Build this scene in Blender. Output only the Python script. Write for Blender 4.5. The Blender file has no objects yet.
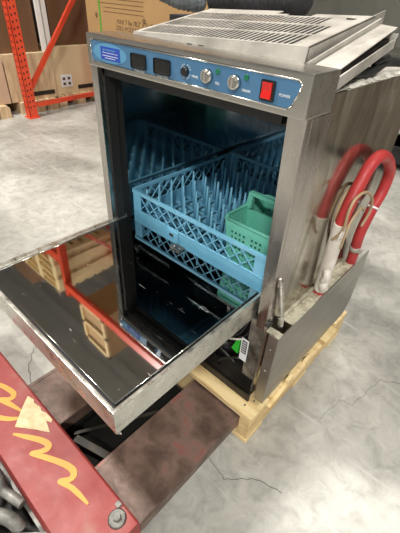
import bpy, bmesh, math, random
from mathutils import Vector, Matrix
random.seed(7)
S = bpy.context.scene
C = S.collection

# ------------------------------------------------------------------ camera
yaw, pitch, roll = 0.7057, 0.6454, 0.0638
f_ = Vector((-math.sin(yaw)*math.cos(pitch), math.cos(yaw)*math.cos(pitch), -math.sin(pitch)))
r_ = Vector((math.cos(yaw), math.sin(yaw), 0)); u_ = r_.cross(f_)
r2 = math.cos(roll)*r_ + math.sin(roll)*u_; u2 = -math.sin(roll)*r_ + math.cos(roll)*u_
cd = bpy.data.cameras.new('camera'); cam = bpy.data.objects.new('camera', cd); C.objects.link(cam)
m = Matrix((r2, u2, -f_)).transposed().to_4x4(); m.translation = Vector((0.8881, -0.6334, 1.1081))
cam.matrix_world = m
cd.sensor_fit = 'HORIZONTAL'; cd.sensor_width = 36; cd.lens = 36*367.93/400; cd.clip_start = .02; cd.clip_end = 100
S.camera = cam

# ------------------------------------------------------------------ world and light
w = bpy.data.worlds.new('world'); S.world = w; w.use_nodes = True
bg = w.node_tree.nodes['Background']; bg.inputs[0].default_value = (1.0, .985, .95, 1); bg.inputs[1].default_value = .30
def area(name, loc, size, power, target=(0, 0, 0), col=(1, .97, .91), sy=None):
    l = bpy.data.lights.new(name, 'AREA'); l.energy = power; l.color = col; l.size = size
    l.shape = 'RECTANGLE'; l.size_y = sy or size
    o = bpy.data.objects.new(name, l); C.objects.link(o); o.location = loc
    d = Vector(target) - Vector(loc); o.rotation_euler = d.to_track_quat('-Z', 'Y').to_euler()
    return o
S.view_settings.view_transform = 'Standard'; S.view_settings.look = 'None'
S.view_settings.gamma = 1; S.view_settings.use_curve_mapping = False
S.view_settings.exposure = 0.0
LIGHTS = [(-0.6, 4.4, 6.4), (3.8, 0.5, 6.4), (-2.4, -1.2, 6.4), (2.8, -4.0, 5.0)]
for k, (x, y, z) in enumerate(LIGHTS):
    area('bay_lamp_light', (x, y, z-.1), 1.2, (135, 215, 500, 400)[k], (x, y, 0), sy=.5)

# ------------------------------------------------------------------ materials
def mat(name, base=(.5, .5, .5), rough=.5, metal=0, spec=.5, emit=None, estr=1):
    M = bpy.data.materials.new(name); M.use_nodes = True
    b = M.node_tree.nodes['Principled BSDF']
    b.inputs['Base Color'].default_value = (*base, 1); b.inputs['Roughness'].default_value = rough
    b.inputs['Metallic'].default_value = metal; b.inputs['Specular IOR Level'].default_value = spec
    if emit: b.inputs['Emission Color'].default_value = (*emit, 1); b.inputs['Emission Strength'].default_value = estr
    return M
def noisy(name, stops, scale=8, rough=(.4, .6), metal=0, detail=6, stretch=(1, 1, 1), bump=0, bscale=60, dist=0, rot=(0, 0, 0), rstops=(.3, .7)):
    """colour ramp over object-space noise"""
    M = mat(name, metal=metal); nt = M.node_tree; N = nt.nodes; L = nt.links; b = N['Principled BSDF']
    tc = N.new('ShaderNodeTexCoord'); mp = N.new('ShaderNodeMapping'); mp.inputs['Scale'].default_value = stretch
    mp.inputs['Rotation'].default_value = rot
    L.new(tc.outputs['Object'], mp.inputs[0])
    n = N.new('ShaderNodeTexNoise'); n.inputs['Scale'].default_value = scale; n.inputs['Detail'].default_value = detail
    n.inputs['Roughness'].default_value = .6; n.inputs['Distortion'].default_value = dist
    L.new(mp.outputs[0], n.inputs['Vector'])
    cr = N.new('ShaderNodeValToRGB'); el = cr.color_ramp.elements
    while len(el) < len(stops): el.new(.5)
    for e, (p, c) in zip(el, stops): e.position = p; e.color = (*c, 1)
    L.new(n.outputs['Fac'], cr.inputs[0]); L.new(cr.outputs[0], b.inputs['Base Color'])
    n2 = N.new('ShaderNodeTexNoise'); n2.inputs['Scale'].default_value = scale*2.3; n2.inputs['Detail'].default_value = 4
    L.new(mp.outputs[0], n2.inputs['Vector'])
    mr = N.new('ShaderNodeMapRange'); mr.inputs[1].default_value = rstops[0]; mr.inputs[2].default_value = rstops[1]
    mr.inputs[3].default_value = rough[0]; mr.inputs[4].default_value = rough[1]
    L.new(n2.outputs['Fac'], mr.inputs[0]); L.new(mr.outputs[0], b.inputs['Roughness'])
    if bump:
        n3 = N.new('ShaderNodeTexNoise'); n3.inputs['Scale'].default_value = bscale; n3.inputs['Detail'].default_value = 4
        L.new(mp.outputs[0], n3.inputs['Vector'])
        bp = N.new('ShaderNodeBump'); bp.inputs['Strength'].default_value = bump; bp.inputs['Distance'].default_value = .004
        L.new(n3.outputs['Fac'], bp.inputs['Height']); L.new(bp.outputs[0], b.inputs['Normal'])
    return M

STEEL = noisy('brushed_steel', [(.3, (.44, .42, .385)), (.7, (.52, .50, .465))], 5, (.24, .36), 1, stretch=(1, 4, 4), bump=.015)
STEEL_DUSTY = noisy('dusty_steel', [(.32, (.36, .34, .30)), (.5, (.50, .475, .43)), (.7, (.60, .57, .52))], 12, (.5, .72), .65, bump=.1)
STEEL_SIDE = noisy('stained_side_steel', [(.30, (.20, .175, .13)), (.5, (.36, .33, .27)), (.68, (.55, .53, .46))], 6, (.05, .26), .93, stretch=(1, 2.6, .6), bump=.03, bscale=30, dist=1.4)
STEEL_SKIRT = noisy('satin_grey_steel', [(.3, (.30, .29, .26)), (.7, (.38, .36, .33))], 4, (.3, .42), .9, stretch=(1, 1, 3), bump=.03)
STEEL_POST = noisy('scuffed_post_steel', [(.3, (.40, .37, .34)), (.65, (.54, .51, .48))], 8, (.18, .34), 1, stretch=(2, 2, .5), bump=.02)
STEEL_DOOR = noisy('pitted_door_edge_steel', [(.28, (.16, .14, .11)), (.40, (.52, .51, .46)), (.7, (.66, .65, .60))], 16, (.2, .45), .9, bump=.15)
CHAMBER = noisy('wet_polished_steel', [(.3, (.42, .45, .46)), (.7, (.50, .53, .54))], 5, (.05, .12), 1)
DUST = noisy('dusty_yellow_film', [(.35, (.26, .24, .17)), (.55, (.55, .52, .41)), (.7, (.42, .38, .27))], 26, (.6, .85), .2, bump=.4)
def scratched():
    M = mat('scratched_mirror_steel', (.43, .43, .43), .05, 1); nt = M.node_tree; N = nt.nodes; L = nt.links; b = N['Principled BSDF']
    tc = N.new('ShaderNodeTexCoord')
    vs = []
    for ang, sc in ((.5, 5.), (2.3, 6.), (1.3, 4)):
        mp = N.new('ShaderNodeMapping'); mp.inputs['Rotation'].default_value = (0, 0, ang); mp.inputs['Scale'].default_value = (sc*3.2, sc*34, 1)
        L.new(tc.outputs['Object'], mp.inputs[0])
        n = N.new('ShaderNodeTexNoise'); n.inputs['Scale'].default_value = 1.; n.inputs['Detail'].default_value = 2; n.inputs['Distortion'].default_value = .3
        L.new(mp.outputs[0], n.inputs['Vector'])
        mr = N.new('ShaderNodeMapRange'); mr.inputs[1].default_value = .72; mr.inputs[2].default_value = .78
        L.new(n.outputs['Fac'], mr.inputs[0]); vs.append(mr)
    a = N.new('ShaderNodeMath'); a.operation = 'MAXIMUM'; L.new(vs[0].outputs[0], a.inputs[0]); L.new(vs[1].outputs[0], a.inputs[1])
    a2 = N.new('ShaderNodeMath'); a2.operation = 'MAXIMUM'; L.new(a.outputs[0], a2.inputs[0]); L.new(vs[2].outputs[0], a2.inputs[1])
    mr = N.new('ShaderNodeMapRange'); mr.inputs[3].default_value = .035; mr.inputs[4].default_value = .45
    L.new(a2.outputs[0], mr.inputs[0]); L.new(mr.outputs[0], b.inputs['Roughness'])
    n3 = N.new('ShaderNodeTexNoise'); n3.inputs['Scale'].default_value = 3.2; n3.inputs['Detail'].default_value = 1
    L.new(tc.outputs['Object'], n3.inputs['Vector'])
    bp = N.new('ShaderNodeBump'); bp.inputs['Strength'].default_value = .12; bp.inputs['Distance'].default_value = .01
    L.new(n3.outputs['Fac'], bp.inputs['Height']); L.new(bp.outputs[0], b.inputs['Normal'])
    return M
MIRROR = scratched()
BLUE = noisy('blue_control_film', [(.3, (.050, .145, .27)), (.7, (.075, .19, .335))], 5, (.25, .4))
BLUE_PALE = mat('pale_blue_oval', (.10, .29, .48), .35)
BLUE_DEEP = mat('deep_blue_badge', (.025, .07, .42), .25)
WHITE = mat('white_print', (.75, .78, .8), .5)
DISPLAY = mat('dark_display_glass', (.012, .011, .01), .1)
BLACK = mat('black_plastic', (.012, .012, .013), .38)
RUBBER = mat('black_rubber', (.015, .014, .013), .6)
CHROME = mat('chrome', (.75, .74, .7), .15, 1)
RED_SW = mat('red_switch_plastic', (.62, .015, .012), .2)
GREEN_DOT = mat('green_indicator', (.01, .16, .07), .3)
HOSE = noisy('red_rubber_hose', [(.3, (.33, .022, .025)), (.7, (.52, .04, .04))], 14, (.38, .55), bump=.1)
SLEEVE = noisy('dirty_white_sleeve', [(.3, (.5, .44, .40)), (.6, (.72, .68, .62))], 22, (.6, .8), bump=.3)
TAN = mat('tan_tube', (.42, .30, .18), .5)
RACKBLUE = noisy('blue_rack_plastic', [(.3, (.13, .40, .58)), (.7, (.22, .52, .72))], 9, (.4, .6))
GREEN = noisy('mint_basket_plastic', [(.3, (.12, .48, .37)), (.7, (.17, .58, .45))], 9, (.35, .5))
WOOD = noisy('fresh_pallet_wood', [(.25, (.52, .34, .14)), (.5, (.76, .58, .30)), (.75, (.84, .68, .40))], 5, (.55, .75), stretch=(1.2, 9, 9), dist=.6, bump=.2)
WOODY = noisy('pallet_stringer_wood', [(.25, (.44, .27, .11)), (.5, (.68, .48, .23)), (.75, (.80, .62, .34))], 5, (.6, .8), stretch=(9, 1.2, 9), dist=.6, bump=.2)
CRATE = noisy('pale_crate_board', [(.3, (.40, .26, .14)), (.5, (.62, .46, .28)), (.68, (.74, .58, .38))], 3.2, (.6, .8), stretch=(5, 5, .7), dist=.5)
CRATE_P = noisy('pinkish_crate_board', [(.3, (.52, .36, .24)), (.7, (.60, .44, .31))], 3, (.6, .8))
CRATE_Y = noisy('smooth_plywood', [(.3, (.66, .51, .30)), (.7, (.74, .58, .37))], 2, (.6, .8))
CARD = noisy('cardboard', [(.3, (.36, .21, .085)), (.7, (.43, .26, .11))], 2, (.7, .85))
BROWN = noisy('brown_wrapped_board', [(.3, (.13, .065, .03)), (.7, (.20, .11, .06))], 2.5, (.35, .55), stretch=(1, 1, .3))
INK = mat('dark_brown_ink', (.09, .05, .025), .8)
STRAP = mat('green_strapping', (.10, .32, .04), .4)
ORANGE = noisy('orange_rack_paint', [(.3, (.66, .055, .02)), (.7, (.80, .09, .035))], 6, (.35, .5))
HOLE = mat('dark_hole', (.02, .015, .012), .8)
TRUCKRED = noisy('worn_red_truck_paint', [(.26, (.13, .05, .04)), (.36, (.24, .028, .026)), (.58, (.30, .05, .045)), (.74, (.32, .12, .10))], 8, (.42, .58), bump=.12)
FORK = noisy('rubbed_fork_paint', [(.28, (.07, .042, .034)), (.47, (.13, .082, .062)), (.60, (.19, .125, .10)), (.76, (.28, .07, .06))], 16, (.36, .55), .15, dist=.25, bump=.2)
YELLOW = mat('yellow_zigzag_paint', (.62, .30, .045), .5)
TAPE = noisy('torn_masking_tape', [(.3, (.50, .38, .20)), (.7, (.72, .60, .38))], 40, (.6, .8), bump=.3)
GREYMET = noisy('greasy_cast_metal', [(.3, (.05, .048, .042)), (.5, (.17, .165, .15)), (.72, (.34, .33, .30))], 14, (.45, .65), .3, bump=.2)
DARKMET = noisy('dark_metal_and_gap_shade', [(.3, (.02, .018, .015)), (.7, (.07, .06, .05))], 12, (.35, .6), .5)
GREYCLOTH = noisy('grey_knit_cloth', [(.3, (.09, .10, .11)), (.7, (.22, .24, .26))], 20, (.85, .95), stretch=(1, 1, 4), bump=.5)
DARKCLOTH = noisy('charcoal_cloth', [(.3, (.018, .017, .02)), (.7, (.05, .046, .055))], 9, (.8, .95), bump=.3)
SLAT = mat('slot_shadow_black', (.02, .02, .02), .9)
WALLM = noisy('grey_green_wall', [(.3, (.34, .335, .295)), (.7, (.46, .45, .40))], 1.2, (.6, .8), dist=.4)
CEIL = noisy('corrugated_ceiling', [(.3, (.60, .59, .56)), (.7, (.70, .69, .66))], 1, (.6, .8))
LAMP = mat('lit_lamp_lens', (1, 1, 1), .5, emit=(1, .97, .9), estr=9)
STRIPW = mat('white_post_paint', (.85, .83, .79), .5)
DUSTYP = noisy('crumpled_dusty_film', [(.3, (.25, .23, .19)), (.6, (.62, .60, .54))], 30, (.5, .8), bump=.6)

def concrete():
    M = mat('polished_concrete'); nt = M.node_tree; N = nt.nodes; L = nt.links; b = N['Principled BSDF']
    tc = N.new('ShaderNodeTexCoord')
    def noise(sc, det=5, dist=0, ro=.55):
        n = N.new('ShaderNodeTexNoise'); n.inputs['Scale'].default_value = sc; n.inputs['Detail'].default_value = det
        n.inputs['Distortion'].default_value = dist; n.inputs['Roughness'].default_value = ro
        L.new(tc.outputs['Object'], n.inputs['Vector']); return n
    def ramp(src, st):
        cr = N.new('ShaderNodeValToRGB'); el = cr.color_ramp.elements
        while len(el) < len(st): el.new(.5)
        for e, (p, c) in zip(el, st): e.position = p; e.color = (*c, 1)
        L.new(src, cr.inputs[0]); return cr
    a = ramp(noise(1.6, 8, .5).outputs['Fac'], [(.3, (.25, .245, .22)), (.5, (.37, .362, .33)), (.66, (.50, .49, .455))])
    c = ramp(noise(16, 8, .8, .7).outputs['Fac'], [(.32, (.72, .72, .71)), (.52, (1, 1, 1)), (.72, (1.2, 1.2, 1.18))])
    mx = N.new('ShaderNodeMix'); mx.data_type = 'RGBA'; mx.blend_type = 'MULTIPLY'; mx.inputs['Factor'].default_value = 1
    L.new(a.outputs[0], mx.inputs['A']); L.new(c.outputs[0], mx.inputs['B'])
    # pale scuffs
    mp = N.new('ShaderNodeMapping'); mp.inputs['Rotation'].default_value = (0, 0, .9); mp.inputs['Scale'].default_value = (1.2, 14, 1)
    L.new(tc.outputs['Object'], mp.inputs[0])
    n = N.new('ShaderNodeTexNoise'); n.inputs['Scale'].default_value = 1.7; n.inputs['Detail'].default_value = 3; n.inputs['Distortion'].default_value = .8
    L.new(mp.outputs[0], n.inputs['Vector'])
    s = ramp(n.outputs['Fac'], [(.62, (0, 0, 0)), (.74, (.5, .5, .5))])
    m2 = N.new('ShaderNodeMix'); m2.data_type = 'RGBA'; L.new(s.outputs[0], m2.inputs['Factor'])
    L.new(mx.outputs['Result'], m2.inputs['A']); m2.inputs['B'].default_value = (.56, .56, .53, 1)
    L.new(m2.outputs['Result'], b.inputs['Base Color'])
    mr = N.new('ShaderNodeMapRange'); mr.inputs[1].default_value = .35; mr.inputs[2].default_value = .65; mr.inputs[3].default_value = .32; mr.inputs[4].default_value = .55
    L.new(noise(3, 5).outputs['Fac'], mr.inputs[0]); L.new(mr.outputs[0], b.inputs['Roughness'])
    return M
CONC = concrete()
CRACK = mat('crack_dirt', (.12, .115, .10), .9)

# ------------------------------------------------------------------ mesh helpers
class MB:
    def __init__(s): s.bm = bmesh.new()
    def box(s, x0, x1, y0, y1, z0, z1, mi=0, bev=0):
        b = bmesh.new()
        v = [b.verts.new((x, y, z)) for x in (x0, x1) for y in (y0, y1) for z in (z0, z1)]
        for f in ((0, 1, 3, 2), (4, 6, 7, 5), (0, 4, 5, 1), (2, 3, 7, 6), (0, 2, 6, 4), (1, 5, 7, 3)): b.faces.new([v[i] for i in f])
        if bev: bmesh.ops.bevel(b, geom=b.edges[:], offset=bev, segments=2, affect='EDGES', profile=.7)
        return s.add(b, mi)
    def add(s, b, mi=0, M=None):
        bmesh.ops.recalc_face_normals(b, faces=b.faces[:])
        mp = {}
        for v in b.verts: mp[v] = s.bm.verts.new(M @ v.co if M else v.co)
        for f in b.faces:
            try: g = s.bm.faces.new([mp[v] for v in f.verts]); g.material_index = mi; g.smooth = f.smooth
            except ValueError: pass
        b.free(); return s
    def prism(s, poly, h0, h1, axis=2, mi=0, bev=0):
        """extrude a polygon along an axis"""
        b = bmesh.new()
        def P(p, h):
            if axis == 2: return (p[0], p[1], h)
            if axis == 1: return (p[0], h, p[1])
            return (h, p[0], p[1])
        a = [b.verts.new(P(p, h0)) for p in poly]; c = [b.verts.new(P(p, h1)) for p in poly]
        b.faces.new(a); b.faces.new(c[::-1]); n = len(poly)
        for i in range(n): b.faces.new((a[i], a[(i+1) % n], c[(i+1) % n], c[i]))
        if bev: bmesh.ops.bevel(b, geom=b.edges[:], offset=bev, segments=2, affect='EDGES', profile=.7)
        return s.add(b, mi)
    def hexa(s, p, mi=0):
        """eight corners: 4 bottom then 4 top"""
        b = bmesh.new(); v = [b.verts.new(q) for q in p]
        for f in ((3, 2, 1, 0), (4, 5, 6, 7), (0, 1, 5, 4), (1, 2, 6, 5), (2, 3, 7, 6), (3, 0, 4, 7)): b.faces.new([v[i] for i in f])
        return s.add(b, mi)
    def bar(s, a, b_, wd, ht=None, mi=0, up=(0, 0, 1)):
        """rectangular bar between two points"""
        a = Vector(a); b_ = Vector(b_); ht = ht or wd; d = (b_-a); L = d.length; d.normalize()
        up = Vector(up)
        if abs(d.dot(up)) > .98: up = Vector((1, 0, 0))
        sx = d.cross(up).normalized(); sz = sx.cross(d)
        q = [a+sx*i*wd/2+sz*j*ht/2 for i, j in ((-1, -1), (1, -1), (1, 1), (-1, 1))]
        return s.hexa(q+[v+d*L for v in q], mi)
    def tube(s, pts, r, seg=12, mi=0, smooth=True, sub=0):
        P = [Vector(p) for p in pts]
        if sub:
            Q = []
            for i in range(len(P)-1):
                p0 = P[max(i-1, 0)]; p1 = P[i]; p2 = P[i+1]; p3 = P[min(i+2, len(P)-1)]
                for k in range(sub):
                    t = k/sub
                    Q.append(.5*((2*p1)+(p2-p0)*t+(2*p0-5*p1+4*p2-p3)*t*t+(3*p1-p0-3*p2+p3)*t**3))
            P = Q+[P[-1]]
        b = bmesh.new(); rings = []; nrm = None
        for i, p in enumerate(P):
            t = (P[min(i+1, len(P)-1)]-P[max(i-1, 0)]).normalized()
            if nrm is None: nrm = t.cross(Vector((0, 0, 1))) if abs(t.z) < .9 else t.cross(Vector((1, 0, 0)))
            nrm = (nrm - t*nrm.dot(t)).normalized(); bn = t.cross(nrm)
            rr = r[i] if isinstance(r, (list, tuple)) and len(r) == len(P) else (r if not isinstance(r, (list, tuple)) else r[0])
            rings.append([b.verts.new(p+(nrm*math.cos(2*math.pi*k/seg)+bn*math.sin(2*math.pi*k/seg))*rr) for k in range(seg)])
        for A, B in zip(rings, rings[1:]):
            for k in range(seg): f = b.faces.new((A[k], A[(k+1) % seg], B[(k+1) % seg], B[k])); f.smooth = smooth
        b.faces.new(rings[0][::-1]); b.faces.new(rings[-1])
        return s.add(b, mi)
    def cyl(s, a, b_, r, r2=None, seg=20, mi=0):
        return s.tube([a, b_], [r, r if r2 is None else r2], seg, mi)
    def ribbon(s, pts, wd, z, th=.0008, mi=0, ws=None):
        """flat stroke on a horizontal surface"""
        if ws:
            Q = []; W2 = []; A = [Vector(p[:2]) for p in pts]
            for i in range(len(A)-1):
                p0, p1, p2, p3 = A[max(i-1, 0)], A[i], A[i+1], A[min(i+2, len(A)-1)]
                for k in range(4):
                    q = k/4; Q.append(.5*((2*p1)+(p2-p0)*q+(2*p0-5*p1+4*p2-p3)*q*q+(3*p1-p0-3*p2+p3)*q**3)); W2.append(ws[i]+(ws[i+1]-ws[i])*q)
            pts = Q+[A[-1]]; ws = W2+[ws[-1]]
        P = [Vector(p[:2]) for p in pts]
        for i, p in enumerate(P):
            h = (ws[i] if ws else wd)/2
            if ws: s.prism([(p.x+h*math.cos(a*math.pi/6), p.y+h*math.sin(a*math.pi/6)) for a in range(12)], z, z+th+.00003*i, 2, mi)
            if i == len(P)-1: break
            q = P[i+1]; d = (q-p).normalized(); n = Vector((-d.y, d.x)); g = (ws[i+1] if ws else wd)/2
            c = [p+n*h, p-n*h, q-n*g, q+n*g]
            s.hexa([(v.x, v.y, z) for v in c]+[(v.x, v.y, z+th+.00003*i+.000015) for v in c], mi)
        return s
    def build(s, name, mats, parent=None, smooth=None):
        me = bpy.data.meshes.new(name); s.bm.to_mesh(me); s.bm.free()
        for M in (mats if isinstance(mats, (list, tuple)) else [mats]): me.materials.append(M)
        o = bpy.data.objects.new(name, me); C.objects.link(o)
        if parent: o.parent = parent; o.matrix_parent_inverse = parent_inv(parent)
        return o
def wmat(o):
    M = o.matrix_basis.copy()
    if o.parent: M = wmat(o.parent) @ o.matrix_parent_inverse @ M
    return M
def parent_inv(p): return wmat(p).inverted()
def tag(o, label=None, cat=None, group=None, kind=None):
    if label: o['label'] = label
    if cat: o['category'] = cat
    if group: o['group'] = group
    if kind: o['kind'] = kind
    return o
def thing(name, loc, label, cat, group=None, rz=0):
    o = bpy.data.objects.new(name, None); C.objects.link(o); o.location = loc; o.rotation_euler = (0, 0, rz); o.empty_display_size = .05
    return tag(o, label, cat, group)
def text(name, s, size, Mx, material, parent, extrude=.0002, label=None):
    cu = bpy.data.curves.new(name, 'FONT'); cu.body = s; cu.size = size; cu.extrude = extrude
    cu.align_x = 'CENTER'; cu.align_y = 'CENTER'
    t = bpy.data.objects.new(name+'_tmp', cu); C.objects.link(t)
    dg = bpy.context.evaluated_depsgraph_get(); me = bpy.data.meshes.new_from_object(t.evaluated_get(dg))
    bpy.data.objects.remove(t); me.name = name; me.transform(Mx); me.materials.clear(); me.materials.append(material)
    o = bpy.data.objects.new(name, me); C.objects.link(o)
    if parent: o.parent = parent; o.matrix_parent_inverse = parent_inv(parent)
    return o
def front(x, y, z): return Matrix.Translation((x, y, z)) @ Matrix.Rotation(math.pi/2, 4, 'X')   # faces -Y
def copy_tree(o, parent=None):
    c = o.copy(); C.objects.link(c); c.parent = parent
    for ch in list(o.children): copy_tree(ch, c)
    return c

# ------------------------------------------------------------------ the setting
fl = MB().box(-11, 9, -7, 13, -.05, 0).build('floor', CONC); tag(fl, kind='structure')
wb = MB()
wb.box(-11, 9, 13, 13.2, 0, 7)
tag(wb.build('wall_back', WALLM), kind='structure')
wl = MB().box(-11.2, -11, -7, 13, 0, 7).build('wall_left', noisy('pale_wall', [(.3, (.42, .40, .36)), (.7, (.52, .50, .46))], 1, (.6, .8))); tag(wl, kind='structure')
ce = MB(); ce.box(-11, 9, -7, 13, 7, 7.1)
for k in range(14): ce.box(-11, 9, -6.9+k*1.5, -6.7+k*1.5, 6.7, 7)
tag(ce.build('ceiling', CEIL), kind='structure')
ck = MB()
def crack(pts, w_):
    P = []
    for a, b in zip(pts, pts[1:]):
        for t in range(5):
            x = a[0]+(b[0]-a[0])*t/5+random.uniform(-.004, .004); y = a[1]+(b[1]-a[1])*t/5+random.uniform(-.004, .004); P.append((x, y))
    P.append(pts[-1]); ck.ribbon(P, w_, .0002, .0004)

# ------------------------------------------------------------------ dishwasher
DW = thing('dishwasher', (.3, .22, .13), 'open stainless steel undercounter dishwasher with blue control panel standing on the pallet', 'dishwasher')
def part(mb, name, mats, parent=DW, label=None):
    o = mb.build(name, mats, parent)
    if label: o['label'] = label
    return o
D = .52           # depth of the body
# chamber (polished liner): left wall, right wall, back, top, floor
t = MB()
t.box(.018, .024, -.01, D-.012, .48, .95); t.box(.572, .578, -.01, D-.012, .48, .95)
t.box(.024, .572, D-.018, D-.012, .48, .95); t.box(.018, .578, -.01, D-.012, .944, .95)
t.box(.024, .572, .004, D-.018, .480, .485)
for x in (.055, .535): t.box(x-.006, x+.006, .012, D-.03, .485, .4898)
part(t, 'wash_chamber', CHAMBER)
t = MB(); t.box(.024, .572, -.008, .010, .470, .495, 0, .001); part(t, 'sill_gasket', RUBBER)
t = MB(); t.cyl((.3, .25, .944), (.3, .25, .90), .012); t.box(.08, .52, .24, .262, .885, .90, bev=.004)
for k in range(6): t.cyl((.12+k*.07, .251, .8845), (.12+k*.07, .251, .881), .004, seg=8)
part(t, 'spray_arm', CHAMBER)
# outer skins
t = MB(); t.box(.592, .5998, -.012, .034, .16, .944); t.box(.592, .5998, .034, D, .16, .975); t.box(.566, .6, D-.008, D, .16, .975)
part(t, 'side_panel', STEEL_SIDE, label='stained steel right side panel')
t = MB(); t.box(0, .006, -.012, .034, .16, .944); t.box(0, .006, .034, D, .16, .975); part(t, 'side_panel', STEEL_SIDE)
t = MB(); t.box(.006, .592, D-.006, D, .16, .975); part(t, 'rear_panel', STEEL)
t = MB(); t.box(.006, .592, -.01, D-.006, .952, .975); part(t, 'top_panel', STEEL_DUSTY)
# dusty film on the ledge behind the header
t = MB()
random.seed(3)
for k in range(26):
    y = .03+k*.0175; x = .588+random.uniform(-.004, .004); a = random.uniform(.004, .011)
    t.hexa([(x-a*2.2, y-.013, .9755), (x+a, y-.012, .9755), (x+a, y+.013, .9755), (x-a*1.8, y+.012, .9755),
            (x-a, y-.006, .977+a*.5), (x, y-.005, .978+a*.4), (x, y+.006, .978), (x-a, y+.007, .979)])
part(t, 'crumpled_film', DUSTYP)
# front posts
t = MB(); t.hexa([(.576, -.034, .435), (.6002, -.034, .435), (.6002, -.012, .435), (.576, -.012, .435), (.563, -.048, .945), (.6002, -.048, .945), (.6002, -.012, .945), (.563, -.012, .945)]); t.box(.5985, .6012, -.030, .040, .435, .9445, bev=.0005)
part(t, 'front_post', STEEL_POST)
t = MB(); t.box(0.0, .026, -.056, -.012, .435, .945, bev=.002)
part(t, 'front_post', STEEL_POST)
t = MB(); t.box(.026, .031, -.040, -.010, .5, .945); t.box(.0242, .0262, -.010, .015, .5, .945)
part(t, 'door_seal', RUBBER)
t = MB(); t.box(.026, .548, -.04, -.02, .925, .944); t.box(.024, .572, -.012, .0, .915, .944)
part(t, 'top_seal', RUBBER)
# header box
t = MB()
t.box(-.001, .6012, -.0595, .035, .945, 1.014, bev=.0035)
part(t, 'header', STEEL)
t = MB()
for x, y in ((.262, .020), (.292, .024)): t.prism([(x+.008*math.cos(a*.6283), y+.003*math.sin(a*.6283)) for a in range(10)], 1.0136, 1.0150)
part(t, 'burr_hole', RUBBER)
t = MB(); t.box(.13, .48, -.0604, -.058, 1.0015, 1.0045); part(t, 'header_seam', RUBBER)
# control panel film (rounded ends, slanted right end)
py = -.0606
cp = MB()
poly = [(.024, .9585), (.018, .964), (.018, .996), (.024, 1.001), (.576, 1.001), (.583, .996), (.583, .990), (.571, .964), (.564, .9585)]
cp.prism(poly, py, -.0592, 1)
CP = part(cp, 'control_panel', BLUE, label='blue control panel strip')
lp = [(x+(.0016 if x > .3 else -.0016), py+.0004, z+(.0016 if z > .98 else -.0016)) for x, z in poly]
t = MB()
for a, b in zip(lp, lp[1:]+lp[:1]): t.tube([a, b], .0014, 8)
part(t, 'panel_lip', CHROME)
t = MB(); t.prism([(.088+.062*math.cos(a*.2094), .9795+.0195*math.sin(a*.2094)) for a in range(30)], py-.0004, py+.0002, 1); part(t, 'pale_oval', BLUE_PALE, CP)
t = MB(); t.box(.056, .127, py-.0012, py, .9655, .992, 0, .0004)
t.box(.063, .120, py-.0016, py-.001, .9798, .9806, 1); t.box(.063, .120, py-.0016, py-.001, .9738, .9749, 1)
t.box(.072, .110, py-.0016, py-.001, .9693, .9703, 1)
for k in range(9): t.box(.066+k*.0055, .0695+k*.0055, py-.0016, py-.001, .9835+(k % 3)*.001, .9875, 2)
part(t, 'badge', [BLUE_DEEP, WHITE, BLUE_PALE], CP, 'deep blue maker badge with pale lettering')
for x0, x1 in ((.168, .2165), (.242, .290)):
    t = MB(); t.box(x0, x1, py-.003, py, .963, .992, 0, .0045); t.box(x0+.005, x1-.005, py-.0034, py-.002, .968, .987, 1)
    part(t, 'display', [BLACK, DISPLAY], CP)
def knobcyl(x, z, r, d, M, name, M2=None, label=None):
    t = MB(); t.cyl((x, py, z), (x, py-d, z), r, r*.92, 24, 0)
    if M2: t.cyl((x, py-d, z), (x, py-d-.0012, z), r*.72, r*.7, 24, 1); t.bar((x, py-d-.0014, z-r*.6), (x, py-d-.0014, z+r*.6), r*.22, .0015, 0, up=(0, 1, 0))
    return part(t, name, [M, M2 or M], CP, label)
knobcyl(.332, .979, .0085, .007, BLACK, 'push_button')
t = MB()
for a in range(16):
    if a % 4: t.box(.332+.0125*math.cos(a*.3927)-.001, .332+.0125*math.cos(a*.3927)+.001, py-.0004, py, .979+.0125*math.sin(a*.3927)-.001, .979+.0125*math.sin(a*.3927)+.001)
part(t, 'dial_mark', WHITE, CP)
for x in (.390, .455): knobcyl(x, .980, .0125, .009, CHROME, 'knob', STEEL)
for x in (.413, .478): knobcyl(x, .991, .005, .002, GREEN_DOT, 'indicator_light')
t = MB(); t.box(.5105, .5385, py-.003, py, .9625, .9945, 0, .003); SWF = part(t, 'switch_frame', BLACK, CP)
t = MB(); t.prism([(py-.001, .965), (py-.007, .9665), (py-.004, .979), (py-.0055, .991), (py-.001, .991)], .5145, .5335, 0, bev=.0008)
part(t, 'rocker_switch', RED_SW, SWF, 'red rocker switch')
for s_, x, z in (('WASH TEMP', .1925, .9595), ('RINSE TEMP', .266, .9595), ('PRIME', .357, .973), ('FILL', .414, .971), ('DRAIN', .480, .970), ('POWER', .5575, .976)):
    text('printed_word', s_, .0062, front(x, py-.0003, z), WHITE, CP)

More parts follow.
